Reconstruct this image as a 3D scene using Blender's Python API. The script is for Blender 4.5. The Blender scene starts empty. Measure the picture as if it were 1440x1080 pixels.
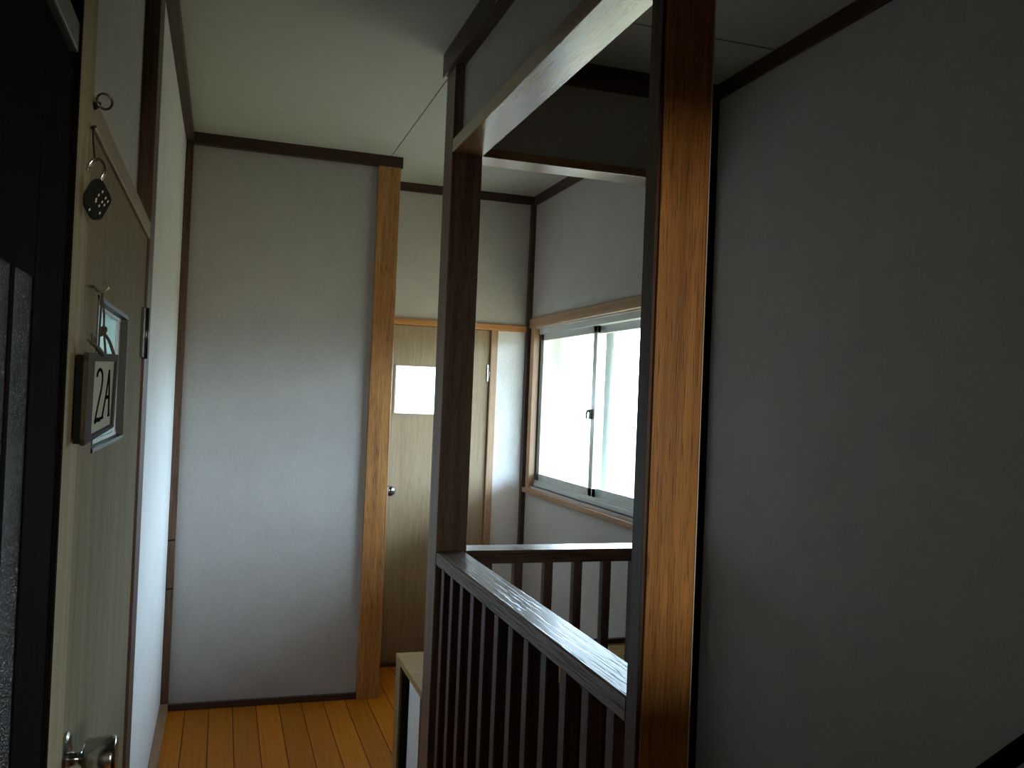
import bpy, bmesh, math, random
from mathutils import Matrix, Vector
random.seed(4)
scn = bpy.context.scene
col = scn.collection

# ------------------------------------------------------------------ camera
cam_d = bpy.data.cameras.new('camera')
cam = bpy.data.objects.new('camera', cam_d)
col.objects.link(cam)
RGT = (0.94968998, -0.31058803, 0.04029912)
UPV = (-0.04347203, -0.00329742, 0.99904920)
FWD = (0.31015984, 0.95053890, 0.01663342)
cam.matrix_world = Matrix(((RGT[0], UPV[0], -FWD[0], 0.0),
                           (RGT[1], UPV[1], -FWD[1], 0.0),
                           (RGT[2], UPV[2], -FWD[2], 1.344),
                           (0, 0, 0, 1)))
cam_d.sensor_fit = 'HORIZONTAL'
cam_d.sensor_width = 36.0
cam_d.lens = 36.0 * 1244.3 / 1440.0
cam_d.clip_start = 0.02
scn.camera = cam

# ------------------------------------------------------------------ sky and exposure
vs = scn.view_settings
vs.view_transform = 'Standard'
vs.look = 'None'
vs.gamma = 1.0
vs.use_curve_mapping = False
vs.exposure = 0.0

w = bpy.data.worlds.new('overcast_sky')
scn.world = w
w.use_nodes = True
nt = w.node_tree
nt.nodes.clear()
tc = nt.nodes.new('ShaderNodeTexCoord')
sx = nt.nodes.new('ShaderNodeSeparateXYZ')
mr = nt.nodes.new('ShaderNodeMapRange')
mr.inputs['From Min'].default_value = -0.05
mr.inputs['From Max'].default_value = 0.16
mx = nt.nodes.new('ShaderNodeMix')
mx.data_type = 'RGBA'
mx.inputs['A'].default_value = (0.72, 0.74, 0.55, 1)      # pale sunlit ground
mx.inputs['B'].default_value = (4.7, 6.2, 8.0, 1)     # bright overcast sky
bg = nt.nodes.new('ShaderNodeBackground')
bg.inputs['Strength'].default_value = 5.0
wo = nt.nodes.new('ShaderNodeOutputWorld')
nt.links.new(tc.outputs['Generated'], sx.inputs[0])
nt.links.new(sx.outputs['Z'], mr.inputs['Value'])
nt.links.new(mr.outputs[0], mx.inputs['Factor'])
nt.links.new(mx.outputs['Result'], bg.inputs['Color'])
nt.links.new(bg.outputs[0], wo.inputs[0])


def portal(name, loc, rot, sx_, sy_):
    d = bpy.data.lights.new(name, 'AREA')
    d.shape = 'RECTANGLE'
    d.size = sx_
    d.size_y = sy_
    d.cycles.is_portal = True
    o = bpy.data.objects.new(name, d)
    o.location = loc
    o.rotation_euler = rot
    col.objects.link(o)


R90 = math.pi / 2
# added warm fill light behind the camera, just inside the added rear window
ld = bpy.data.lights.new('rear_fill_light', 'AREA')
ld.shape = 'RECTANGLE'
ld.size = 0.34
ld.size_y = 0.28
ld.energy = 13.0
ld.color = (1.0, 0.86, 0.62)
lo = bpy.data.objects.new('rear_fill_light', ld)
lo.location = (0.66, -1.19, 1.42)
lo.rotation_euler = (R90, 0, 0)
col.objects.link(lo)
# portals only guide the sky light through the side window and the added rear one
portal('window_portal', (1.66, 3.54, 1.31), (0, R90, 0), 0.82, 1.45)
portal('added_window_portal', (0.66, -1.30, 1.40), (R90, 0, 0), 0.52, 0.46)


# ------------------------------------------------------------------ materials
def nodes(name, rough=0.6, spec=0.5):
    m = bpy.data.materials.new(name)
    m.use_nodes = True
    t = m.node_tree
    b = t.nodes['Principled BSDF']
    b.inputs['Roughness'].default_value = rough
    b.inputs['Specular IOR Level'].default_value = spec
    return m, t, b


def N(t, kind, **kw):
    n = t.nodes.new(kind)
    for k, v in kw.items():
        n.inputs[k].default_value = v
    return n


def plain(name, rgb, rough=0.6, metal=0.0, spec=0.5):
    m, t, b = nodes(name, rough, spec)
    tcn = N(t, 'ShaderNodeTexCoord')
    ns = N(t, 'ShaderNodeTexNoise', Scale=25.0, Detail=3.0)
    cr = N(t, 'ShaderNodeMix')
    cr.data_type = 'RGBA'
    cr.inputs['A'].default_value = (rgb[0] * .88, rgb[1] * .88, rgb[2] * .88, 1)
    cr.inputs['B'].default_value = (rgb[0] * 1.08, rgb[1] * 1.08, rgb[2] * 1.08, 1)
    t.links.new(tcn.outputs['Object'], ns.inputs['Vector'])
    t.links.new(ns.outputs[0], cr.inputs['Factor'])
    t.links.new(cr.outputs['Result'], b.inputs['Base Color'])
    b.inputs['Metallic'].default_value = metal
    return m


def wood(name, light, dark, axis=2, rough=0.4, freq=1.0, bump=0.25, spec=0.5, pores=0.5, coat=0.0, dist=0.0008):
    """grain that runs along one object axis"""
    m, t, b = nodes(name, rough, spec)
    tcn = N(t, 'ShaderNodeTexCoord')
    mp = N(t, 'ShaderNodeMapping')
    s = [60.0 * freq] * 3
    s[axis] = 1.6 * freq
    mp.inputs['Scale'].default_value = s
    n1 = N(t, 'ShaderNodeTexNoise', Scale=1.0, Detail=4.0, Roughness=0.6, Distortion=0.6)
    mp2 = N(t, 'ShaderNodeMapping')
    s2 = [420.0 * freq] * 3
    s2[axis] = 16.0 * freq
    mp2.inputs['Scale'].default_value = s2
    n2 = N(t, 'ShaderNodeTexNoise', Scale=1.0, Detail=2.0)
    r1 = N(t, 'ShaderNodeMapRange')
    r1.inputs['From Min'].default_value = 0.3
    r1.inputs['From Max'].default_value = 0.7
    cm = N(t, 'ShaderNodeMix')
    cm.data_type = 'RGBA'
    cm.inputs['A'].default_value = (*dark, 1)
    cm.inputs['B'].default_value = (*light, 1)
    r2 = N(t, 'ShaderNodeMapRange')
    r2.inputs['From Min'].default_value = 0.36
    r2.inputs['From Max'].default_value = 0.47
    r2.inputs['To Min'].default_value = 1.0 - pores
    pm = N(t, 'ShaderNodeMix')
    pm.data_type = 'RGBA'
    pm.blend_type = 'MULTIPLY'
    pm.inputs['Factor'].default_value = 1.0
    bp = N(t, 'ShaderNodeBump', Strength=bump, Distance=dist)
    L = t.links.new
    L(tcn.outputs['Object'], mp.inputs[0])
    L(tcn.outputs['Object'], mp2.inputs[0])
    L(mp.outputs[0], n1.inputs['Vector'])
    L(mp2.outputs[0], n2.inputs['Vector'])
    L(n1.outputs[0], r1.inputs['Value'])
    L(r1.outputs[0], cm.inputs['Factor'])
    L(n2.outputs[0], r2.inputs['Value'])
    L(cm.outputs['Result'], pm.inputs['A'])
    L(r2.outputs[0], pm.inputs['B'])
    L(pm.outputs['Result'], b.inputs['Base Color'])
    L(r2.outputs[0], bp.inputs['Height'])
    L(bp.outputs[0], b.inputs['Normal'])
    b.inputs['Coat Weight'].default_value = coat
    b.inputs['Coat Roughness'].default_value = 0.25
    return m


def wallpaper(name, rgb, scale=900.0):
    """woven cloth wallpaper"""
    m, t, b = nodes(name, 0.75, 0.25)
    tcn = N(t, 'ShaderNodeTexCoord')
    L = t.links.new
    hs = []
    for sc in ((scale * .12, scale * .12, scale), (scale, scale, scale * .12)):
        mp = N(t, 'ShaderNodeMapping')
        mp.inputs['Scale'].default_value = sc
        n = N(t, 'ShaderNodeTexNoise', Scale=1.0, Detail=2.0)
        L(tcn.outputs['Object'], mp.inputs[0])
        L(mp.outputs[0], n.inputs['Vector'])
        hs.append(n)
    ad = N(t, 'ShaderNodeMath')
    ad.operation = 'ADD'
    L(hs[0].outputs[0], ad.inputs[0])
    L(hs[1].outputs[0], ad.inputs[1])
    big = N(t, 'ShaderNodeTexNoise', Scale=9.0, Detail=3.0)
    L(tcn.outputs['Object'], big.inputs['Vector'])
    ad2 = N(t, 'ShaderNodeMath')
    ad2.operation = 'MULTIPLY_ADD'
    ad2.inputs[1].default_value = 0.35
    L(big.outputs[0], ad2.inputs[0])
    L(ad.outputs[0], ad2.inputs[2])
    r = N(t, 'ShaderNodeMapRange')
    r.inputs['From Min'].default_value = 0.8
    r.inputs['From Max'].default_value = 1.55
    cm = N(t, 'ShaderNodeMix')
    cm.data_type = 'RGBA'
    cm.inputs['A'].default_value = (*[c * .80 for c in rgb], 1)
    cm.inputs['B'].default_value = (*[c * 1.14 for c in rgb], 1)
    bp = N(t, 'ShaderNodeBump', Strength=0.35, Distance=0.001)
    L(ad2.outputs[0], r.inputs['Value'])
    L(r.outputs[0], cm.inputs['Factor'])
    L(cm.outputs['Result'], b.inputs['Base Color'])
    L(ad.outputs[0], bp.inputs['Height'])
    L(bp.outputs[0], b.inputs['Normal'])
    return m


def ceiling_mat(name, rgb):
    m, t, b = nodes(name, 0.8, 0.2)
    tcn = N(t, 'ShaderNodeTexCoord')
    L = t.links.new
    mp = N(t, 'ShaderNodeMapping')
    mp.inputs['Scale'].default_value = (22, 70, 30)
    n = N(t, 'ShaderNodeTexNoise', Scale=1.0, Detail=4.0, Roughness=0.7)
    r = N(t, 'ShaderNodeMapRange')
    r.inputs['From Min'].default_value = 0.28
    r.inputs['From Max'].default_value = 0.42
    cm = N(t, 'ShaderNodeMix')
    cm.data_type = 'RGBA'
    cm.inputs['A'].default_value = (*[c * .86 for c in rgb], 1)
    cm.inputs['B'].default_value = (*rgb, 1)
    L(tcn.outputs['Object'], mp.inputs[0])
    L(mp.outputs[0], n.inputs['Vector'])
    L(n.outputs[0], r.inputs['Value'])
    L(r.outputs[0], cm.inputs['Factor'])
    L(cm.outputs['Result'], b.inputs['Base Color'])
    return m


def floor_mat(name):
    m, t, b = nodes(name, 0.45, 0.15)
    L = t.links.new
    tcn = N(t, 'ShaderNodeTexCoord')
    sp = N(t, 'ShaderNodeSeparateXYZ')
    L(tcn.outputs['Object'], sp.inputs[0])
    u = N(t, 'ShaderNodeMath')
    u.operation = 'ADD'
    u.inputs[1].default_value = 9.35 - 0.003
    L(sp.outputs['X'], u.inputs[0])
    dv = N(t, 'ShaderNodeMath')
    dv.operation = 'DIVIDE'
    dv.inputs[1].default_value = 0.0935
    L(u.outputs[0], dv.inputs[0])
    fr = N(t, 'ShaderNodeMath')
    fr.operation = 'FRACT'
    L(dv.outputs[0], fr.inputs[0])
    fl = N(t, 'ShaderNodeMath')
    fl.operation = 'FLOOR'
    L(dv.outputs[0], fl.inputs[0])
    # distance from the seam
    a = N(t, 'ShaderNodeMath')
    a.operation = 'PINGPONG'
    a.inputs[1].default_value = 0.5
    L(dv.outputs[0], a.inputs[0])
    seam = N(t, 'ShaderNodeMapRange')
    seam.inputs['From Min'].default_value = 0.008
    seam.inputs['From Max'].default_value = 0.028
    L(a.outputs[0], seam.inputs['Value'])
    wn = N(t, 'ShaderNodeTexWhiteNoise')
    wn.noise_dimensions = '1D'
    L(fl.outputs[0], wn.inputs['W'])
    # grain, shifted on every plank
    cb = N(t, 'ShaderNodeCombineXYZ')
    sc = N(t, 'ShaderNodeMath')
    sc.operation = 'MULTIPLY_ADD'
    sc.inputs[1].default_value = 13.0
    L(wn.outputs['Value'], sc.inputs[0])
    L(sp.outputs['Y'], sc.inputs[2])
    L(sp.outputs['X'], cb.inputs[0])
    L(sc.outputs[0], cb.inputs[1])
    mp = N(t, 'ShaderNodeMapping')
    mp.inputs['Scale'].default_value = (90, 3.0, 1)
    L(cb.outputs[0], mp.inputs[0])
    n = N(t, 'ShaderNodeTexNoise', Scale=1.0, Detail=4.0, Distortion=0.8)
    L(mp.outputs[0], n.inputs['Vector'])
    cm = N(t, 'ShaderNodeMix')
    cm.data_type = 'RGBA'
    cm.inputs['A'].default_value = (0.40, 0.125, 0.008, 1)
    cm.inputs['B'].default_value = (0.72, 0.25, 0.014, 1)
    L(n.outputs[0], cm.inputs['Factor'])
    vr = N(t, 'ShaderNodeMapRange')
    vr.inputs['To Min'].default_value = 0.78
    vr.inputs['To Max'].default_value = 1.1
    L(wn.outputs['Value'], vr.inputs['Value'])
    m1 = N(t, 'ShaderNodeMix')
    m1.data_type = 'RGBA'
    m1.blend_type = 'MULTIPLY'
    m1.inputs['Factor'].default_value = 1.0
    L(cm.outputs['Result'], m1.inputs['A'])
    L(vr.outputs[0], m1.inputs['B'])
    m2 = N(t, 'ShaderNodeMix')
    m2.data_type = 'RGBA'
    m2.inputs['A'].default_value = (0.02, 0.009, 0.004, 1)
    L(seam.outputs[0], m2.inputs['Factor'])
    L(m1.outputs['Result'], m2.inputs['B'])
    L(m2.outputs['Result'], b.inputs['Base Color'])
    bp = N(t, 'ShaderNodeBump', Strength=0.6, Distance=0.002)
    L(seam.outputs[0], bp.inputs['Height'])
    L(bp.outputs[0], b.inputs['Normal'])
    return m


def glass_mat(name, tint, gloss=0.08, rough=0.02, diff=None, diff_fac=0.0):
    m = bpy.data.materials.new(name)
    m.use_nodes = True
    t = m.node_tree
    t.nodes.clear()
    L = t.links.new
    tr = N(t, 'ShaderNodeBsdfTransparent')
    tr.inputs[0].default_value = (*tint, 1)
    gl = N(t, 'ShaderNodeBsdfGlossy', Roughness=rough)
    ms = N(t, 'ShaderNodeMixShader')
    ms.inputs[0].default_value = gloss
    L(tr.outputs[0], ms.inputs[1])
    L(gl.outputs[0], ms.inputs[2])
    last = ms
    if diff:
        df = N(t, 'ShaderNodeBsdfTranslucent')
        df.inputs[0].default_value = (*diff, 1)
        m2 = N(t, 'ShaderNodeMixShader')
        m2.inputs[0].default_value = diff_fac
        L(ms.outputs[0], m2.inputs[1])
        L(df.outputs[0], m2.inputs[2])
        last = m2
    out = N(t, 'ShaderNodeOutputMaterial')
    L(last.outputs[0], out.inputs[0])
    return m


def curtain_mat(name, rgb):
    m = bpy.data.materials.new(name)
    m.use_nodes = True
    t = m.node_tree
    t.nodes.clear()
    L = t.links.new
    tl = N(t, 'ShaderNodeBsdfTranslucent')
    tl.inputs[0].default_value = (*rgb, 1)
    df = N(t, 'ShaderNodeBsdfDiffuse')
    df.inputs[0].default_value = (.6, .6, .56, 1)
    ms = N(t, 'ShaderNodeMixShader')
    ms.inputs[0].default_value = 0.5
    out = N(t, 'ShaderNodeOutputMaterial')
    L(tl.outputs[0], ms.inputs[1])
    L(df.outputs[0], ms.inputs[2])
    L(ms.outputs[0], out.inputs[0])
    return m


def ribbed_glass(name):
    """dark pebbled glass of the sliding door"""
    m, t, b = nodes(name, 0.14, 0.16)
    L = t.links.new
    tcn = N(t, 'ShaderNodeTexCoord')
    vo = N(t, 'ShaderNodeTexVoronoi', Scale=420.0)
    L(tcn.outputs['Object'], vo.inputs['Vector'])
    bp = N(t, 'ShaderNodeBump', Strength=0.9, Distance=0.002)
    L(vo.outputs['Distance'], bp.inputs['Height'])
    L(bp.outputs[0], b.inputs['Normal'])
    b.inputs['Base Color'].default_value = (0.035, 0.038, 0.042, 1)
    return m


LT, DK = (0.56, 0.26, 0.075), (0.30, 0.12, 0.040)
M = {}
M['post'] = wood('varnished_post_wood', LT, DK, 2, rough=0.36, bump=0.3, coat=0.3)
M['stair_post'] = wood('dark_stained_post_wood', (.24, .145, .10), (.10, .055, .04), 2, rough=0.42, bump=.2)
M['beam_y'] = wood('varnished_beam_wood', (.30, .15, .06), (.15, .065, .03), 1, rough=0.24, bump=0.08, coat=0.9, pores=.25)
M['beam_x'] = wood('varnished_crossbeam_wood', (.30, .15, .06), (.15, .065, .03), 0, rough=0.24, bump=0.08, coat=0.9, pores=.25)
M['rail_y'] = wood('open_grain_rail_wood', (.14, .070, .030), (.06, .028, .016), 1, rough=0.36, bump=1.0, coat=0.2, pores=.9, freq=.45, dist=.003)
M['rail_x'] = wood('open_grain_rail_wood_across', (.10, .045, .025), (.04, .018, .012), 0, rough=0.34, bump=.6, coat=0.35, pores=.7, freq=.45)
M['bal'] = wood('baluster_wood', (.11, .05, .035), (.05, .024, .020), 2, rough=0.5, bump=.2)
M['dark_z'] = wood('dark_trim_wood', (.080, .034, .022), (.030, .012, .010), 2, rough=0.45)
M['dark_x'] = wood('dark_trim_wood_x', (.080, .034, .022), (.030, .012, .010), 0, rough=0.45)
M['dark_y'] = wood('dark_trim_wood_y', (.080, .034, .022), (.030, .012, .010), 1, rough=0.45)
M['corner_z'] = wood('knotty_corner_wood', (.15, .07, .032), (.055, .024, .015), 2, rough=0.5, freq=.6)
M['black_z'] = wood('near_black_wood', (.009, .006, .005), (.004, .003, .003), 2, rough=0.9, spec=0.02)
M['lightwood_x'] = wood('orange_casing_wood_x', (.58, .27, .09), (.42, .17, .05), 0, rough=0.42, pores=.2)
M['lightwood_y'] = wood('casing_wood_y', (.40, .24, .13), (.26, .14, .07), 1, rough=0.42, pores=.2)
M['lightwood_z'] = wood('casing_wood_z', (.48, .30, .17), (.32, .18, .10), 2, rough=0.42, pores=.2)
M['jamb'] = wood('pale_jamb_wood', (.46, .40, .27), (.38, .325, .205), 2, rough=0.8, spec=.05, pores=.15, bump=.1)
M['jamb_y'] = wood('pale_head_wood', (.40, .31, .17), (.30, .22, .12), 1, rough=0.5, pores=.15, bump=.1)
M['veneer'] = wood('door_veneer', (.33, .28, .19), (.26, .215, .135), 2, rough=0.8, spec=.05, pores=.15, bump=.1, freq=.8)
M['veneer_far'] = wood('far_door_veneer', (.37, .27, .16), (.275, .19, .105), 2, rough=0.5, pores=.2, bump=.1, freq=.8)
M['cup_top'] = wood('cupboard_top_wood', (.42, .26, .095), (.32, .185, .065), 0, rough=0.6, spec=.2, pores=.2)
M['cup_z'] = wood('cupboard_stile_wood', (.32, .22, .10), (.22, .145, .065), 2, rough=0.45, pores=.2)
M['wall'] = wallpaper('woven_wallpaper', (.46, .435, .405))
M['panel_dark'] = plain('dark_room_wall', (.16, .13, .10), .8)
M['wall_left'] = wallpaper('pale_wallpaper', (.64, .62, .59))
M['wall_white'] = wallpaper('white_wallpaper', (.55, .52, .47))
M['white_wall'] = wallpaper('bright_white_wallpaper', (.80, .80, .79))
M['ceil'] = ceiling_mat('ceiling_board', (.45, .45, .375))
M['floor'] = floor_mat('plank_floor')
M['white_panel'] = plain('white_panel_paint', (.82, .84, .84), .5)
M['alu'] = plain('aluminium_frame', (.56, .585, .575), .42, .25)
M['pane'] = glass_mat('window_glass', (.97, 1.0, .99), .06)
M['frost'] = glass_mat('frosted_glass', (.9, .95, .95), .05, .1, (.85, .88, .85), .6)
M['added_pane'] = glass_mat('added_window_glass', (.95, .88, .72), .06)  # glass of the added rear window
M['door_pane'] = glass_mat('door_glass', (.85, .92, .90), .08, .03)
M['curtain'] = curtain_mat('lace_curtain', (.70, .76, .72))
M['ribbed'] = ribbed_glass('pebbled_glass')
M['steel'] = plain('polished_steel', (.50, .52, .54), .16, 1.0)
M['dark_steel'] = plain('dark_metal', (.10, .10, .10), .28, .9)
M['brass'] = plain('dull_brass_wire', (.30, .27, .20), .35, .8)
M['dark_frame'] = plain('dark_pane_frame', (.05, .052, .055), .5)
M['black'] = plain('black_plastic', (.006, .007, .007), .45, spec=.15)
M['dot'] = plain('pale_dot_paint', (.65, .68, .64), .4)
M['signframe'] = wood('sign_frame_wood', (.085, .072, .058), (.045, .038, .032), 2, rough=.8, freq=3, spec=.15)
M['signface'] = plain('sign_paper', (.52, .56, .48), .9, spec=.1)
M['ink'] = plain('black_ink', (.010, .011, .012), .95, spec=0.0)
M['cord'] = plain('grey_cord', (.07, .065, .055), .8)
M['pipe'] = plain('outdoor_pipe_paint', (.26, .31, .29), .6)
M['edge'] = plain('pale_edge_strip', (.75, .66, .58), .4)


# ------------------------------------------------------------------ mesh helpers
def finish(name, bm, mat, parent=None, kind=None, label=None):
    me = bpy.data.meshes.new(name)
    bmesh.ops.recalc_face_normals(bm, faces=bm.faces)
    bm.to_mesh(me)
    bm.free()
    me.materials.append(mat)
    o = bpy.data.objects.new(name, me)
    col.objects.link(o)
    if parent is not None:
        o.parent = parent
        o.matrix_parent_inverse = Matrix.Translation(parent.location).inverted()
    if kind:
        o['kind'] = kind
    if label:
        o['label'] = label
    return o


def add_box(bm, x0, x1, y0, y1, z0, z1):
    vs_ = [bm.verts.new((x, y, z)) for x in (x0, x1) for y in (y0, y1) for z in (z0, z1)]
    f = ((0, 1, 3, 2), (4, 6, 7, 5), (0, 4, 5, 1), (2, 3, 7, 6), (0, 2, 6, 4), (1, 5, 7, 3))
    return [bm.faces.new([vs_[i] for i in q]) for q in f]


def box(name, b, mat, parent=None, bev=0.0, seg=2, kind=None, label=None):
    bm = bmesh.new()
    bl = b if isinstance(b[0], (tuple, list)) else [b]
    for q in bl:
        add_box(bm, *q)
    if bev:
        bmesh.ops.bevel(bm, geom=list(bm.edges), offset=bev, segments=seg, affect='EDGES', profile=0.5)
    return finish(name, bm, mat, parent, kind, label)


def S(name, b, mat, bev=0.0, parent=None):
    return box(name, b, mat, parent, bev, kind=None if parent is not None else 'structure')


def empty(name, loc, label, cat, group=None, kind=None):
    o = bpy.data.objects.new(name, None)
    o.location = loc
    o.empty_display_size = 0.05
    col.objects.link(o)
    if kind:
        o['kind'] = kind
    else:
        o['label'] = label
        o['category'] = cat
    if group:
        o['group'] = group
    return o


def tag(o, label, cat, group=None):
    o['label'] = label
    o['category'] = cat
    if group:
        o['group'] = group
    return o


def tube(bm, pts, rad, n=10, closed=False):
    P = [Vector(p) for p in pts]
    K = len(P)
    rings = []
    up = None
    for i, p in enumerate(P):
        if closed:
            d = (P[(i + 1) % K] - P[i - 1]).normalized()
        else:
            d = (P[min(i + 1, K - 1)] - P[max(i - 1, 0)]).normalized()
        if up is None:
            up = d.orthogonal().normalized()
        a = (up - d * up.dot(d))
        a = a.normalized() if a.length > 1e-6 else d.orthogonal().normalized()
        up = a
        c = d.cross(a)
        r = rad[i] if isinstance(rad, (list, tuple)) else rad
        rings.append([bm.verts.new(p + (a * math.cos(t) + c * math.sin(t)) * r)
                      for t in [2 * math.pi * k / n for k in range(n)]])
    for i in range(K if closed else K - 1):
        A, B = rings[i], rings[(i + 1) % K]
        for k in range(n):
            bm.faces.new((A[k], A[(k + 1) % n], B[(k + 1) % n], B[k]))
    if not closed:
        bm.faces.new(rings[0][::-1])
        bm.faces.new(rings[-1])


def smooth(o):
    for p in o.data.polygons:
        p.use_smooth = True
    return o


def curve_pts(ctrl, n=8):
    """Catmull-Rom through control points"""
    P = [Vector(c) for c in ctrl]
    P = [P[0] * 2 - P[1]] + P + [P[-1] * 2 - P[-2]]
    out = []
    for i in range(1, len(P) - 2):
        for k in range(n):
            t = k / n
            a, b_, c, d = P[i - 1], P[i], P[i + 1], P[i + 2]
            out.append(0.5 * ((2 * b_) + (c - a) * t + (2 * a - 5 * b_ + 4 * c - d) * t * t + (3 * b_ - a - 3 * c + d) * t ** 3))
    out.append(P[-2])
    return out


def lathe_x(bm, prof, y, z, n=40):
    """turn a profile of (x, radius) about a line parallel to x"""
    rings = []
    for x, r in prof:
        rings.append([bm.verts.new((x, y + r * math.cos(2 * math.pi * k / n), z + r * math.sin(2 * math.pi * k / n)))
                      for k in range(n)])
    for A, B in zip(rings, rings[1:]):
        for k in range(n):
            bm.faces.new((A[k], A[(k + 1) % n], B[(k + 1) % n], B[k]))
    bm.faces.new(rings[0][::-1])
    bm.faces.new(rings[-1])


# ------------------------------------------------------------------ dimensions (metres, floor = 0)
C = 2.40                     # ceiling
XL, XLP = -0.188, -0.158     # left wall surface, face of the posts and trims on it
XR = 1.509                   # right wall
BX0, BX1, BY0, BY1 = 0.616, 0.7095, 2.547, 2.651     # post at the stair corner
CX0, CX1, CY0, CY1 = 0.6195, 0.7087, 1.2188, 1.2613  # near post
YF = 3.925                   # far wall panel
YB = 4.355                   # back wall
W0, W1 = 2.835, 4.290        # window opening along y
WZ0, WZ1 = 0.905, 1.705

# ------------------------------------------------------------------ shell
S('floor', [(-0.50, BX0 + .02, -1.3, 4.55, -0.12, 0), (BX0 + .02, 1.75, -1.3, 1.20, -0.12, 0),
            (BX0 + .02, 1.75, 2.651, 4.55, -0.12, 0)], M['floor'])
S('ceiling', (-0.50, 1.75, -1.3, 4.55, C, C + .12), M['ceil'])
S('wall_left', [(-0.34, XL, 2.05, 4.5, 0, C), (-0.34, XL, 1.06, 2.05, 1.690, C), (-0.34, XL, 0.9, 1.06, 0, C)], M['wall_left'])
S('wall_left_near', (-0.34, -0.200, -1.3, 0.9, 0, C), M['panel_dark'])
S('wall_far', (XL, BX1 - .012, YF, 4.5, 0, C), M['wall'])
S('wall_back', [(BX1 - .012, 0.745, YB, 4.5, 0, C), (1.300, 1.75, YB, 4.5, 1.70, C), (0.745, 1.300, YB, 4.5, 1.700, C)], M['wall_white'])
S('wall_right', [(XR, 1.66, -1.3, W0, -2.6, C), (XR, 1.66, W1, 4.5, -2.6, C),
                 (XR, 1.66, W0, W1, -2.6, WZ0), (XR, 1.66, W0, W1, WZ1, C)], M['wall'])
S('wall_rear', [(-0.34, 0.40, -1.32, -1.2, 0, C), (0.92, 1.75, -1.32, -1.2, 0, C),
                (0.40, 0.92, -1.32, -1.2, 0, 1.17), (0.40, 0.92, -1.32, -1.2, 1.63, C)], M['panel_dark'])
# unseen lintel, side wall and parapet, added to shape the rear fill light
S('light_block_lintel', (-0.2, XR, 0.18, 0.28, 1.61, C), M['panel_dark'])
S('light_block_side', (0.86, XR, 0.18, 0.28, 0, C), M['panel_dark'])
S('light_block_parapet', (0.35, 0.86, 0.18, 0.28, 0, 1.14), M['panel_dark'])
# stairwell below the floor
S('wall_stairwell_far', (BX0 + .02, XR, 2.651, 2.72, -2.6, -.12), M['wall'])
S('wall_stairwell_left', (BX0 + .02, BX0 + .09, 1.2, 2.651, -2.6, -.12), M['wall'])
S('wall_stairwell_near', (BX0 + .02, XR, 1.13, 1.20, -2.6, -.12), M['wall'])
S('floor_lower', (BX0, XR + .1, 1.1, 2.75, -2.7, -2.6), M['wall'])

S('wall_back_strip', (1.300, 1.75, YB, 4.5, 0, 1.70), M['white_wall'])

# infill walls above the two headers
S('wall_infill', (0.645, 0.690, CY0 + .01, BY0 + .02, 2.10, C), M['wall'])
S('wall_infill_back', (BX1 - .03, XR, 2.575, 2.62, 2.09, C), M['wall'])

# ------------------------------------------------------------------ ceiling and wall trims
S('trim_1', (XL, XLP, 2.11, YF, 2.355, C), M['dark_y'], .002)                 # left wall, ceiling
S('trim_2', (XL, BX1 + .012, YF - .026, YF, 2.350, C), M['dark_x'], .002)     # far wall, ceiling
S('trim_3', (BX1, XR, YB - .012, YB, 2.356, C), M['dark_x'], .002)            # back wall, ceiling
S('trim_4', (XR - .012, XR, 2.62, YB, 2.350, C), M['dark_y'], .002)
S('trim_5', (XR - .012, XR, 0.28, 2.575, 2.350, C), M['dark_y'], .002)
S('trim_6', (BX1 - .05, XR, 2.545, 2.575, 2.330, C), M['dark_x'], .002)       # over the back header
S('trim_7', (0.604, 0.645, 0.28, 2.665, 2.328, C), M['dark_y'], .002)         # over the long header
S('trim_8', (XL, -0.158, YF - .026, YF, 0, 2.36), M['corner_z'], .002)        # corner left of the far panel
S('trim_9', (1.483, XR, YB - .028, YB, 0, 2.36), M['dark_z'], .002)           # back right corner
S('trim_10', (1.455, XR, 2.547, 2.64, -1.0, 2.36), M['black_z'], .002)        # corner behind near post
S('baseboard_far', (XLP, BX0, YF - .02, YF, 0, .026), M['dark_x'], .002)
S('baseboard_left', (XL, XLP, 2.11, YF - .02, 0, .034), M['lightwood_y'], .002)
S('baseboard_back', (1.33, XR, YB - .012, YB, 0, .05), M['dark_x'], .002)
S('trim_11', (0.6655, 0.6685, 2.67, YF - .02, C - .0012, C), M['dark_y'])      # joints between ceiling boards
S('trim_12', (0.70, XR, 2.226, 2.230, C - .0012, C), M['dark_x'])
S('trim_13', (XL, -0.1585, 2.0, 2.112, 0, C), M['corner_z'], .0015)           # post beyond the left door
S('trim_14', (-0.20, -0.1585, 1.040, 1.140, 0, C), M['jamb'], .0015)          # post before the left door
S('trim_15', (-0.20, -0.1585, 1.140, 2.0, 1.648, 1.682), M['jamb_y'], .0015)  # door head

# knots in the corner strip at the far wall
for kz, kr in ((.70, .0045), (.50, .004)):
    bmk = bmesh.new()
    tube(bmk, [(-.186, YF - .0275, kz + .004), (-.160, YF - .0275, kz + .008)], kr * .8, 8)
    finish('knot', bmk, M['black'], bpy.data.objects['trim_8'])

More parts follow.
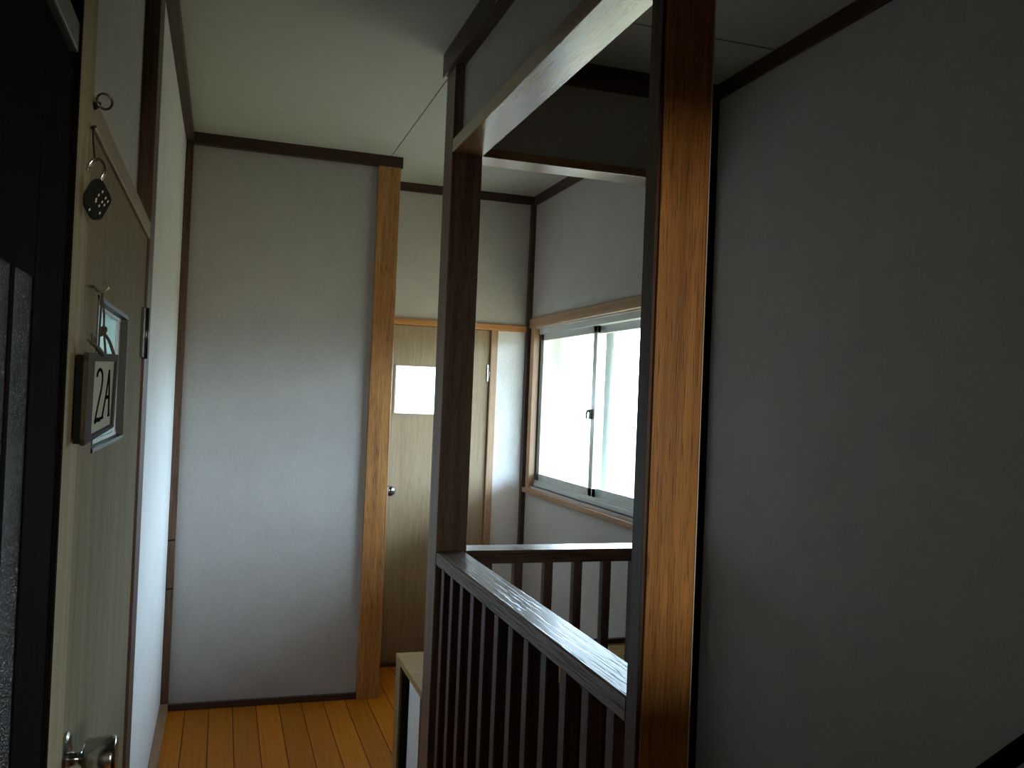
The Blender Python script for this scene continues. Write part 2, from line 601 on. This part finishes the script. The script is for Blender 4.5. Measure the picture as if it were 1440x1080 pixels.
# ------------------------------------------------------------------ left door with the little glazed opening
d1 = empty('door_1', (-0.17, 1.57, 0), None, None, kind='structure')
HY0, HY1, HZ0, HZ1 = 1.290, 1.680, 1.249, 1.460
DX0, DX1 = -0.196, -0.163
box('leaf', [(DX0, DX1, 1.142, HY0, .01, 1.646), (DX0, DX1, HY1, 1.982, .01, 1.646),
             (DX0, DX1, HY0, HY1, .01, HZ0), (DX0, DX1, HY0, HY1, HZ1, 1.646)], M['veneer'], d1)
pf = box('pane_frame', [(DX0 + .004, DX1 + .0015, HY0, HY1, HZ0, HZ0 + .006), (DX0 + .004, DX1 + .0015, HY0, HY1, HZ1 - .006, HZ1),
                        (DX0 + .004, DX1 + .0015, HY0, HY0 + .006, HZ0, HZ1), (DX0 + .004, DX1 + .0015, HY1 - .006, HY1, HZ0, HZ1)],
         M['dark_frame'], d1)
box('glass_pane', (-0.178, -0.176, HY0 + .005, HY1 - .005, HZ0 + .005, HZ1 - .005), M['door_pane'], d1)
box('glazing_bead', [(-0.176, -0.1735, HY1 - .050, HY1 - .006, HZ0 + .005, HZ1 - .005),
                     (-0.176, -0.1725, HY0, HY1, HZ1 - .011, HZ1 - .006), (-0.176, -0.1725, HY0, HY1, HZ0 + .006, HZ0 + .012)], M['alu'], d1)
box('door_stop', [(-0.24, -0.198, 1.10, 2.03, 1.60, 1.69), (-0.24, -0.198, 1.06, 1.20, 0, 1.69), (-0.24, -0.198, 1.90, 2.05, 0, 1.69)], M['jamb'], d1)
hg = box('hinge', (-0.163, -0.1575, 1.940, 2.004, 1.398, 1.500), M['dark_steel'], d1, .001)
bmh = bmesh.new()
tube(bmh, [(-.156, 1.984, 1.396), (-.156, 1.984, 1.502)], .0045, 10)
smooth(finish('hinge_pin', bmh, M['dark_steel'], hg))
bmk = bmesh.new()
lathe_x(bmk, [(-.163, .027), (-.1595, .027), (-.157, .024), (-.155, .012)], 1.182, .893)
kb = finish('knob_rose', bmk, M['steel'], d1)
bmk = bmesh.new()
lathe_x(bmk, [(-.156, .0085), (-.147, .0075), (-.142, .010), (-.140, .0205), (-.138, .0225), (-.122, .0235), (-.110, .0245),
              (-.106, .0238), (-.104, .021), (-.1045, .014), (-.1055, .010)], 1.182, .888)
smooth(finish('door_knob', bmk, M['steel'], d1))
# curtain hanging behind the pane
bmc = bmesh.new()
prev = None
for i in range(121):
    yy = HY0 + .002 + (HY1 - HY0 - .004) * i / 120
    xx = -0.1845 + .0030 * math.sin(i * .62) + .0018 * math.sin(i * 1.37 + 1)
    v0 = bmc.verts.new((xx, yy, HZ0 + .002))
    v1 = bmc.verts.new((xx, yy, HZ1 - .002))
    if prev:
        bmc.faces.new((prev[0], v0, v1, prev[1]))
    prev = (v0, v1)
cu = smooth(finish('curtain', bmc, M['curtain'], d1))
cu.modifiers.new('thickness', 'SOLIDIFY').thickness = .0006
# dark room 2A behind the door, with its own bright window band further back
S('wall_side_room', [(-1.30, -0.34, .80, .86, 0, C), (-1.30, -0.34, 2.14, 2.20, 0, C), (-1.30, -0.34, .8, 2.2, C, C + .1),
                     (-1.36, -1.30, .8, 2.2, 0, 0.9), (-1.36, -1.30, .8, 2.2, 1.9, C), (-1.30, -0.34, .8, 2.2, -.1, 0)], M['wall'])

# ------------------------------------------------------------------ near left: dark sliding glass door
d3 = empty('door_3', (-0.18, .70, 0), None, None, kind='structure')
box('stile', (-0.200, -0.1625, .876, 1.030, 0, 1.68), M['black_z'], d3, .002)
box('stile', (-0.200, -0.1635, .789, .806, 0, 1.68), M['black_z'], d3, .002)
box('glass_pane', (-0.196, -0.1642, .806, .876, .10, 1.435), M['ribbed'], d3)
box('glass_pane', (-0.196, -0.1642, .500, .789, .10, 1.435), M['ribbed'], d3)
box('bottom_rail', (-0.200, -0.163, .500, .876, 0, .12), M['black_z'], d3)
box('top_rail', (-0.200, -0.163, .500, .876, 1.435, 1.68), M['black_z'], d3)
S('trim_16', (-0.200, -0.160, .30, 1.030, 1.690, 1.722), plain('grey_lintel_paint', (.10, .10, .10), .5), .002)
S('trim_17', (-0.200, -0.170, .30, 1.030, 1.722, C), M['black_z'])
S('trim_18', (-0.200, -0.1583, 1.028, 1.0402, 0, C), M['black_z'], .001)

# ------------------------------------------------------------------ far door
d2 = empty('door_2', (1.0, YB, 0), None, None, kind='structure')
PX0, PX1, PZ0, PZ1 = .815, 1.205, 1.250, 1.487
fy0, fy1 = YB + .004, YB + .036
box('leaf', [(.750, PX0, fy0, fy1, .012, 1.688), (PX1, 1.294, fy0, fy1, .012, 1.688),
             (PX0, PX1, fy0, fy1, .012, PZ0), (PX0, PX1, fy0, fy1, PZ1, 1.688)], M['veneer_far'], d2)
box('casing', [(1.297, 1.332, YB - .014, YB + .05, 0, 1.690)], M['lightwood_z'], d2, .002)
box('casing', [(.715, .748, YB - .014, YB + .05, 0, 1.690)], M['lightwood_z'], d2, .002)
box('head_casing', (.715, 1.483, YB - .020, YB + .05, 1.690, 1.722), M['lightwood_x'], d2, .002)
box('window_frame', [(PX0 - .008, PX1 + .008, fy0 - .004, fy1, PZ0 - .008, PZ0), (PX0 - .008, PX1 + .008, fy0 - .004, fy1, PZ1, PZ1 + .008),
                     (PX0 - .008, PX0, fy0 - .004, fy1, PZ0, PZ1), (PX1, PX1 + .008, fy0 - .004, fy1, PZ0, PZ1)], M['veneer_far'], d2)
box('glass_pane', (PX0, PX1, fy0 + .012, fy0 + .015, PZ0, PZ1), M['frost'], d2)
hg = box('hinge', (1.284, 1.300, YB - .004, YB + .003, 1.428, 1.514), M['steel'], d2, .001)
bmh = bmesh.new()
tube(bmh, [(1.295, YB - .006, 1.426), (1.295, YB - .006, 1.516)], .005, 10)
smooth(finish('hinge_pin', bmh, M['steel'], hg))
bmh = bmesh.new()
tube(bmh, [(.800, YB + .004, .868), (.800, YB - .02, .868), (.800, YB - .026, .868), (.800, YB - .05, .868), (.800, YB - .056, .868)],
     [.022, .010, .022, .026, .018], 20)
smooth(finish('door_knob', bmh, M['steel'], d2))
box('door_stop', [(.73, .775, fy1, fy1 + .03, 0, 1.70), (1.275, 1.32, fy1, fy1 + .03, 0, 1.70), (.73, 1.32, fy1, fy1 + .03, 1.655, 1.70)], M['lightwood_z'], d2)
box('threshold', (.715, 1.33, YB - .02, YB + .05, 0, .012), M['dark_x'], d2)

# ------------------------------------------------------------------ window over the stairwell
wn = empty('window_1', (XR, 3.54, WZ0), None, None, kind='structure')
box('head_casing', (XR - .018, XR + .03, 2.80, YB - .035, 1.711, 1.757), M['lightwood_y'], wn, .002)
box('sill_board', (XR - .022, XR + .03, 2.80, YB - .030, .868, .892), M['lightwood_y'], wn, .002)
box('jamb_casing', (XR - .010, XR + .03, 4.262, 4.312, .892, 1.711), M['lightwood_z'], wn, .002)
box('jamb_casing', (XR - .010, XR + .03, 2.80, 2.835, .892, 1.711), M['lightwood_z'], wn, .002)
af = [(1.528, 1.600, 2.835, 4.290, .893, .925), (1.528, 1.600, 2.835, 4.290, 1.678, 1.711),
      (1.528, 1.600, 4.262, 4.290, .893, 1.711), (1.528, 1.600, 2.835, 2.862, .893, 1.711)]
box('outer_frame', af, M['alu'], wn, .0015)
box('track', [(1.531, 1.534, 2.86, 4.265, .925, .936), (1.562, 1.565, 2.86, 4.265, .925, .936),
              (1.512, 1.528, 2.835, 4.290, .893, .905)], M['alu'], wn)


def sash(x0, x1, y0, y1, st0, st1):
    s = box('sash_frame', [(x0, x1, y0, y1, .930, .968), (x0, x1, y0, y1, 1.646, 1.680),
                           (x0, x1, y0, y0 + st0, .930, 1.680), (x0, x1, y1 - st1, y1, .930, 1.680)], M['alu'], wn, .0015)
    xm = (x0 + x1) / 2
    box('glass_pane', (xm - .002, xm + .002, y0 + st0 - .003, y1 - st1 + .003, .965, 1.649), M['pane'], s)
    return s


s1 = sash(1.540, 1.558, 3.550, 4.262, .040, .036)
s2 = sash(1.568, 1.586, 2.850, 3.652, .036, .036)
lt = box('latch', (1.530, 1.541, 3.572, 3.590, 1.268, 1.312), M['dark_steel'], s1, .002)
bmh = bmesh.new()
tube(bmh, curve_pts([(1.531, 3.582, 1.300), (1.524, 3.582, 1.306), (1.519, 3.588, 1.290), (1.522, 3.592, 1.270)], 6), .0045, 8)
smooth(finish('latch_lever', bmh, M['dark_steel'], lt))
# downpipe on the outside wall, seen through the right-hand sash
bmh = bmesh.new()
tube(bmh, [(1.86, 4.12, -1.0), (1.86, 4.12, 2.03)], .022, 20)
pp = smooth(finish('drain_pipe', bmh, M['pipe']))
tag(pp, 'thin pale vertical pipe outside the bright window, behind the right sash', 'pipe')

# eave outside above the window
S('trim_eave', (1.66, 3.20, 0.5, 6.5, 2.03, 2.12), M['lightwood_y'])

# unseen rear window, added as a fill source for the near faces
wr = empty('added_rear_window', (.66, -1.26, 1.17), None, None, kind='structure')
box('outer_frame', [(.40, .92, -1.29, -1.23, 1.17, 1.19), (.40, .92, -1.29, -1.23, 1.61, 1.63), (.40, .42, -1.29, -1.23, 1.17, 1.63),
                    (.90, .92, -1.29, -1.23, 1.17, 1.63)], M['alu'], wr)
box('glass_pane', (.415, .905, -1.262, -1.258, 1.185, 1.615), M['added_pane'], wr)

# ------------------------------------------------------------------ posts and beams
pa = box('wooden_pillar', (BX0 - .002, .7125, 3.8995, 3.985, 0, 2.362), M['post'], None, .002)
tag(pa, 'orange varnished wooden post at the end of the far wall panel, beside the far door', 'pillar', 'square wooden posts')
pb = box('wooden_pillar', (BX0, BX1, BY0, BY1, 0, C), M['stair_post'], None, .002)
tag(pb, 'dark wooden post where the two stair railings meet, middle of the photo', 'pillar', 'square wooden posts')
pc = empty('wooden_pillar', (.664, 1.24, 0), 'tall near orange-brown post at the front end of the long railing', 'pillar', 'square wooden posts')
box('post_face', (CX0 + .0065, CX1 - .0015, CY0, CY1, 0, C), M['post'], pc, .0015)
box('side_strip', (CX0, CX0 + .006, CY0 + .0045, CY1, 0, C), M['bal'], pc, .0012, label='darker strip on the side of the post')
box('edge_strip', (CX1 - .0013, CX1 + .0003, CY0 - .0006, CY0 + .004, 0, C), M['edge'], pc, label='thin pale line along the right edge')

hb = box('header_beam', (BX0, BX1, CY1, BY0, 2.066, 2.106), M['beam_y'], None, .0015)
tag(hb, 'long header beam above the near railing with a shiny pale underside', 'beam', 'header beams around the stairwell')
hb2 = box('header_beam', (BX1, XR - .05, BY0, 2.645, 2.066, 2.092), M['beam_x'], None, .0015)
tag(hb2, 'thin cross header beam above the back railing', 'beam', 'header beams around the stairwell')

# ------------------------------------------------------------------ railings
def bal_bm(x, y, w_, d_, z0, z1):
    bm = bmesh.new()
    add_box(bm, x - w_ / 2, x + w_ / 2, y - d_ / 2, y + d_ / 2, z0, z1)
    bmesh.ops.bevel(bm, geom=list(bm.edges), offset=.0015, segments=2, affect='EDGES')
    return bm


r1 = empty('stair_railing', (.66, 1.9, 0), 'long near railing running away beside the corridor, with a broad worn top rail', 'railing', 'railings around the stairwell')
bm = bmesh.new()
add_box(bm, .6185, .7025, CY1, BY0, .845, .886)
bmesh.ops.bevel(bm, geom=[e for e in bm.edges if abs(e.verts[0].co.y - e.verts[1].co.y) > .5], offset=.003, segments=3, affect='EDGES')
finish('top_rail', bm, M['rail_y'], r1)
box('bottom_rail', (.632, .692, CY1, BY0, .06, .095), M['rail_y'], r1, .002)
ys = [2.36 - .1045 * k for k in range(11)]
b0 = finish('baluster', bal_bm(.633, ys[0], .028, .032, .093, .848), M['bal'], r1)
for y in ys[1:]:
    b = b0.copy()
    col.objects.link(b)
    b.location.y += y - ys[0]
b = b0.copy()
col.objects.link(b)
b.location.y += 2.46 - ys[0]

r2 = empty('stair_railing', (1.1, 2.6, 0), 'short back railing crossing in front of the window wall, with widely spaced balusters', 'railing', 'railings around the stairwell')
bm = bmesh.new()
add_box(bm, BX1, XR - .054, BY0, 2.648, .846, .886)
bmesh.ops.bevel(bm, geom=[e for e in bm.edges if abs(e.verts[0].co.x - e.verts[1].co.x) > .5], offset=.0025, segments=3, affect='EDGES')
finish('top_rail', bm, M['rail_x'], r2)
box('bottom_rail', (BX1, XR - .054, 2.56, 2.62, .06, .095), M['rail_x'], r2, .002)
xs = [.784 + .0985 * k for k in range(7)]
b0 = finish('baluster', bal_bm(xs[0], 2.580, .027, .030, .093, .848), M['bal'], r2)
for x in xs[1:]:
    b = b0.copy()
    col.objects.link(b)
    b.location.x += x - xs[0]

# handrail on the right wall of the stair
hr = empty('wall_handrail', (1.45, 1.3, .6), 'dark sloping handrail on the right wall, bottom right corner', 'handrail')
bm = bmesh.new()
tube(bm, [(1.445, .75, 1.255), (1.445, 1.33, .675), (1.445, 1.95, .055), (1.445, 2.45, -.445)], .019, 16)
smooth(finish('rail', bm, M['black_z'], hr))
for y in (.95, 1.75, 2.3):
    bm = bmesh.new()
    z = .675 - (y - 1.33)
    tube(bm, curve_pts([(XR, y, z - .06), (1.470, y, z - .055), (1.446, y, z - .016)], 6), .006, 8)
    smooth(finish('bracket', bm, M['dark_steel'], hr))

# staircase going down
st = empty('staircase', (1.1, 1.2, 0), 'dark wooden stairs descending between the railing and the right wall', 'stairs')
for k in range(7):
    y0 = 1.205 + .2 * k
    z1 = -.02 - .21 * (k + 1)
    box('tread', (BX0 + .095, XR - .004, y0, y0 + .235, z1 - .03, z1), M['rail_x'], st, .003)
    box('riser', (BX0 + .095, XR - .004, y0, y0 + .018, z1, z1 + .18), M['beam_x'], st)

# ------------------------------------------------------------------ low cupboard behind the back railing
cb = empty('low_cupboard', (1.06, 2.86, 0), 'low built-in cupboard with a light wooden top and white side, behind the railing post', 'cupboard')
box('top_board', (BX0, XR, BY1, 3.072, .417, .439), M['cup_top'], cb, .0015)
box('side_panel', (BX0 + .016, BX0 + .022, 2.67, 2.975, 0, .417), M['white_panel'], cb, label='white side panel')
box('stile', (BX0, BX0 + .025, 2.990, 3.066, 0, .417), M['cup_z'], cb, .0015)
box('stile', (BX0, BX0 + .020, BY1, 2.672, 0, .417), M['bal'], cb, .0015)
box('inner_stile', (BX0 + .008, BX0 + .025, 2.905, 2.990, 0, .417), M['black_z'], cb, label='dark recessed strip')
box('back_panel', (BX0 + .025, XR, 3.045, 3.060, 0, .417), M['cup_z'], cb)
box('front_panel', (BX0 + .1, XR, 2.653, 2.668, 0, .417), M['dark_x'], cb)
box('edge_batten', (.92, XR, 3.052, 3.070, .439, .456), M['dark_x'], cb, .001, label='dark batten along the back of the top')

# ------------------------------------------------------------------ small things hanging on the left door
# screw eye on the head of the door frame
bm = bmesh.new()
tube(bm, [(-.1592, 1.142, 1.668), (-.151, 1.130, 1.669)], .0022, 8)
tube(bm, [(-.1595, 1.142, 1.668), (-.1565, 1.138, 1.668)], .0045, 12)
ring = [(-.1445 + .0078 * math.cos(a), 1.120 + .0035 * math.cos(a), 1.669 + .0088 * math.sin(a)) for a in [2 * math.pi * k / 24 for k in range(24)]]
tube(bm, ring, .0014, 8, closed=True)
se = smooth(finish('screw_eye', bm, M['dark_steel']))
tag(se, 'small dark metal ring screwed into the top corner of the left door frame', 'screw ring')

# nail, cord and diamond padlock
bm = bmesh.new()
tube(bm, [(-.163, 1.150, 1.643), (-.152, 1.110, 1.636)], .0019, 8)
nl = smooth(finish('nail', bm, M['dark_steel']))
tag(nl, 'thin nail near the top of the left door holding the padlock', 'nail')

pl = empty('padlock', (-.146, 1.10, 1.55), 'black diamond-shaped padlock with pale dots and an open hook, hanging on the left door', 'padlock')
bm = bmesh.new()
tube(bm, curve_pts([(-.1545, 1.112, 1.637), (-.1525, 1.105, 1.620), (-.1490, 1.100, 1.594)], 6), .0011, 8)
smooth(finish('wire_loop', bm, M['dark_steel'], pl))
bm = bmesh.new()
tube(bm, curve_pts([(-.1555, 1.10, 1.5825), (-.1545, 1.10, 1.5895), (-.1500, 1.10, 1.5955), (-.1440, 1.10, 1.5960), (-.1395, 1.10, 1.5895),
                    (-.1392, 1.10, 1.5820), (-.1415, 1.10, 1.5760), (-.1432, 1.10, 1.5700)], 6), .0019, 10)
smooth(finish('shackle', bm, M['steel'], pl))
# body: a diamond outline turned a little towards the camera
bm = bmesh.new()
ol = [(-.0042, .0225), (.0042, .0225), (.0150, .0035), (.0150, -.0010), (.0048, -.0230), (-.0036, -.0230), (-.0150, -.0045), (-.0150, .0010)]
ang = math.radians(24)
ex = Vector((math.cos(ang), math.sin(ang), 0))
ey = Vector((-math.sin(ang), math.cos(ang), 0))
cen = Vector((-.1455, 1.10, 1.5510))
fr = [bm.verts.new(cen + ex * a - ey * .006 + Vector((0, 0, c))) for a, c in ol]
bk = [bm.verts.new(cen + ex * a + ey * .006 + Vector((0, 0, c))) for a, c in ol]
bm.faces.new(fr)
bm.faces.new(bk[::-1])
for k in range(8):
    bm.faces.new((fr[k], bk[k], bk[(k + 1) % 8], fr[(k + 1) % 8]))
bmesh.ops.bevel(bm, geom=list(bm.edges), offset=.0015, segments=2, affect='EDGES')
finish('lock_body', bm, M['black'], pl)
bm = bmesh.new()
for a, c in ((.0045, .0085), (.0005, .0040), (-.0020, -.0010), (.0080, .0020), (.0045, -.0030), (.0015, -.0080), (.0070, -.0060),
             (-.0022, -.0035), (-.0085, -.0140), (.0025, -.0160), (.0105, -.0015)):
    p = cen + ex * a - ey * .0062 + Vector((0, 0, c))
    q = []
    for s, t in ((-1, -1), (1, -1), (1, 1), (-1, 1)):
        q.append(p + ex * s * .0008 + Vector((0, 0, t * .0013 + s * .0006)))
    v = [bm.verts.new(z_) for z_ in q] + [bm.verts.new(z_ + ey * .0006) for z_ in q]
    bm.faces.new(v[:4])
    bm.faces.new(v[4:][::-1])
    for k in range(4):
        bm.faces.new((v[k], v[k + 4], v[(k + 1) % 4 + 4], v[(k + 1) % 4]))
finish('dot_marks', bm, M['dot'], pl)

# hook for the sign
bm = bmesh.new()
tube(bm, curve_pts([(-.163, 1.245, 1.4660), (-.1545, 1.190, 1.4600), (-.1490, 1.172, 1.4540), (-.1430, 1.17, 1.4525), (-.1378, 1.17, 1.4565),
                    (-.1375, 1.17, 1.4610), (-.1420, 1.17, 1.4660)], 6), .0015, 10)
hk = smooth(finish('wall_hook', bm, M['brass']))
tag(hk, 'small wire hook on the left door above the sign', 'hook')

# the sign
sg = empty('room_sign', (-.14, 1.14, 1.27), 'small dark-framed sign reading 2A hanging by a cord on the left door', 'sign')
n0, n1 = Vector((-.1455, 1.08, 1.3735)), Vector((-.1275, 1.20, 1.3765))     # top near, top far
m0, m1 = Vector((-.1455, 1.08, 1.2745)), Vector((-.1290, 1.20, 1.2885))     # bottom near, bottom far
nrm = Vector((.985, -.15, 0)).normalized()


def sp(u, v, d=0.0):
    a = n0.lerp(n1, u)
    b_ = m0.lerp(m1, u)
    return b_.lerp(a, v) + nrm * d


def slab(bm, quad, d0, d1):
    a = [bm.verts.new(sp(u, v, d0)) for u, v in quad]
    b_ = [bm.verts.new(sp(u, v, d1)) for u, v in quad]
    bm.faces.new(a[::-1])
    bm.faces.new(b_)
    n = len(quad)
    for k in range(n):
        bm.faces.new((a[k], a[(k + 1) % n], b_[(k + 1) % n], b_[k]))


bm = bmesh.new()
slab(bm, [(0, 0), (1, 0), (1, 1), (0, 1)], -.010, -.003)
finish('backing', bm, M['black'], sg)
for nm, q in (('frame_bar', [(0, -.02), (.20, .02), (.22, 1), (0, 1.01)]), ('frame_bar', [(.92, .02), (1.0, 0), (1, 1), (.93, 1)]),
              ('frame_bar', [(0, .93), (1, .93), (1, 1.03), (0, 1.03)]), ('frame_bar', [(0, -.02), (1, 0), (1, .06), (0, .06)])):
    bm = bmesh.new()
    slab(bm, q, -.003, .0025)
    bmesh.ops.bevel(bm, geom=list(bm.edges), offset=.0008, segments=2, affect='EDGES')
    finish(nm, bm, M['signframe'], sg)
bm = bmesh.new()
slab(bm, [(.16, .03), (.95, .03), (.95, .95), (.16, .95)], -.003, .0)
finish('sign_face', bm, M['signface'], sg)


def stroke(bm, pts, w0):
    for (a, b_) in zip(pts, pts[1:]):
        d = Vector((b_[0] - a[0], b_[1] - a[1]))
        if d.length < 1e-5:
            continue
        n = Vector((-d.y, d.x)).normalized()
        ww = w0 * (a[2] if len(a) > 2 else 1)
        wb = w0 * (b_[2] if len(b_) > 2 else 1)
        slab(bm, [(a[0] - n.x * ww, a[1] - n.y * ww), (b_[0] - n.x * wb, b_[1] - n.y * wb),
                  (b_[0] + n.x * wb, b_[1] + n.y * wb), (a[0] + n.x * ww, a[1] + n.y * ww)], .0001, .0007)


def c2(ctrl, n=6):
    return [(p.x, p.y, 1) for p in curve_pts([(a, b_, 0) for a, b_ in ctrl], n)]


bm = bmesh.new()
stroke(bm, c2([(.36, .74), (.38, .795), (.45, .83), (.52, .79), (.545, .70), (.52, .58), (.46, .44), (.40, .30), (.36, .19)]), .019)
stroke(bm, [(.345, .19), (.44, .205), (.535, .19), (.545, .225)], .026)
finish('numeral_2', bm, M['ink'], sg)
bm = bmesh.new()
stroke(bm, [(.60, .20), (.70, .50), (.765, .80)], .019)
stroke(bm, [(.765, .82), (.80, .55), (.83, .20)], .021)
stroke(bm, [(.665, .455), (.815, .455)], .024)
stroke(bm, [(.575, .20), (.64, .20)], .013)
stroke(bm, [(.79, .20), (.865, .20)], .013)
finish('letter_a', bm, M['ink'], sg)

HK = Vector((-.1435, 1.17, 1.4515))
bm = bmesh.new()
tube(bm, curve_pts([HK, HK.lerp(sp(.42, 1.0), .5) + Vector((-.001, 0, 0)), sp(.40, 1.01, -.001)], 8), .0012, 8)
tube(bm, curve_pts([HK, Vector((-.141, 1.175, 1.428)), Vector((-.1405, 1.178, 1.408)), sp(.62, 1.0, .0)], 8), .0013, 8)
tube(bm, curve_pts([Vector((-.1408, 1.176, 1.412)), Vector((-.1400, 1.178, 1.404)), Vector((-.1345, 1.185, 1.394)), sp(.93, 1.0, .0)], 8), .0019, 8)
smooth(finish('cord', bm, M['cord'], sg))
bm = bmesh.new()
kc = Vector((-.1408, 1.176, 1.408))
for s in range(3):
    pts = [kc + Vector((.0032 * math.cos(a), .002 * math.sin(a), .0035 * math.sin(a + s) - .002 * s)) for a in [2 * math.pi * k / 12 for k in range(12)]]
    tube(bm, pts, .0013, 6, closed=True)
smooth(finish('knot', bm, M['cord'], sg))
bm = bmesh.new()
B0 = sp(.42, 1.02, .003)
tube(bm, curve_pts([B0, sp(.22, 1.10, .003), sp(.02, 1.15, .003)], 6), [.003] * 6 + [.0022] * 6 + [.0015], 8)
tube(bm, [sp(.10, 1.12, .003), sp(.04, 1.24, .003)], .0011, 6)
tube(bm, [sp(.16, 1.12, .003), sp(.14, 1.22, .003)], .0011, 6)
tube(bm, [sp(.02, 1.15, .003), sp(-.06, 1.17, .003)], .0011, 6)
smooth(finish('twig', bm, M['cord'], sg, label='short dark twig tied on top of the sign'))
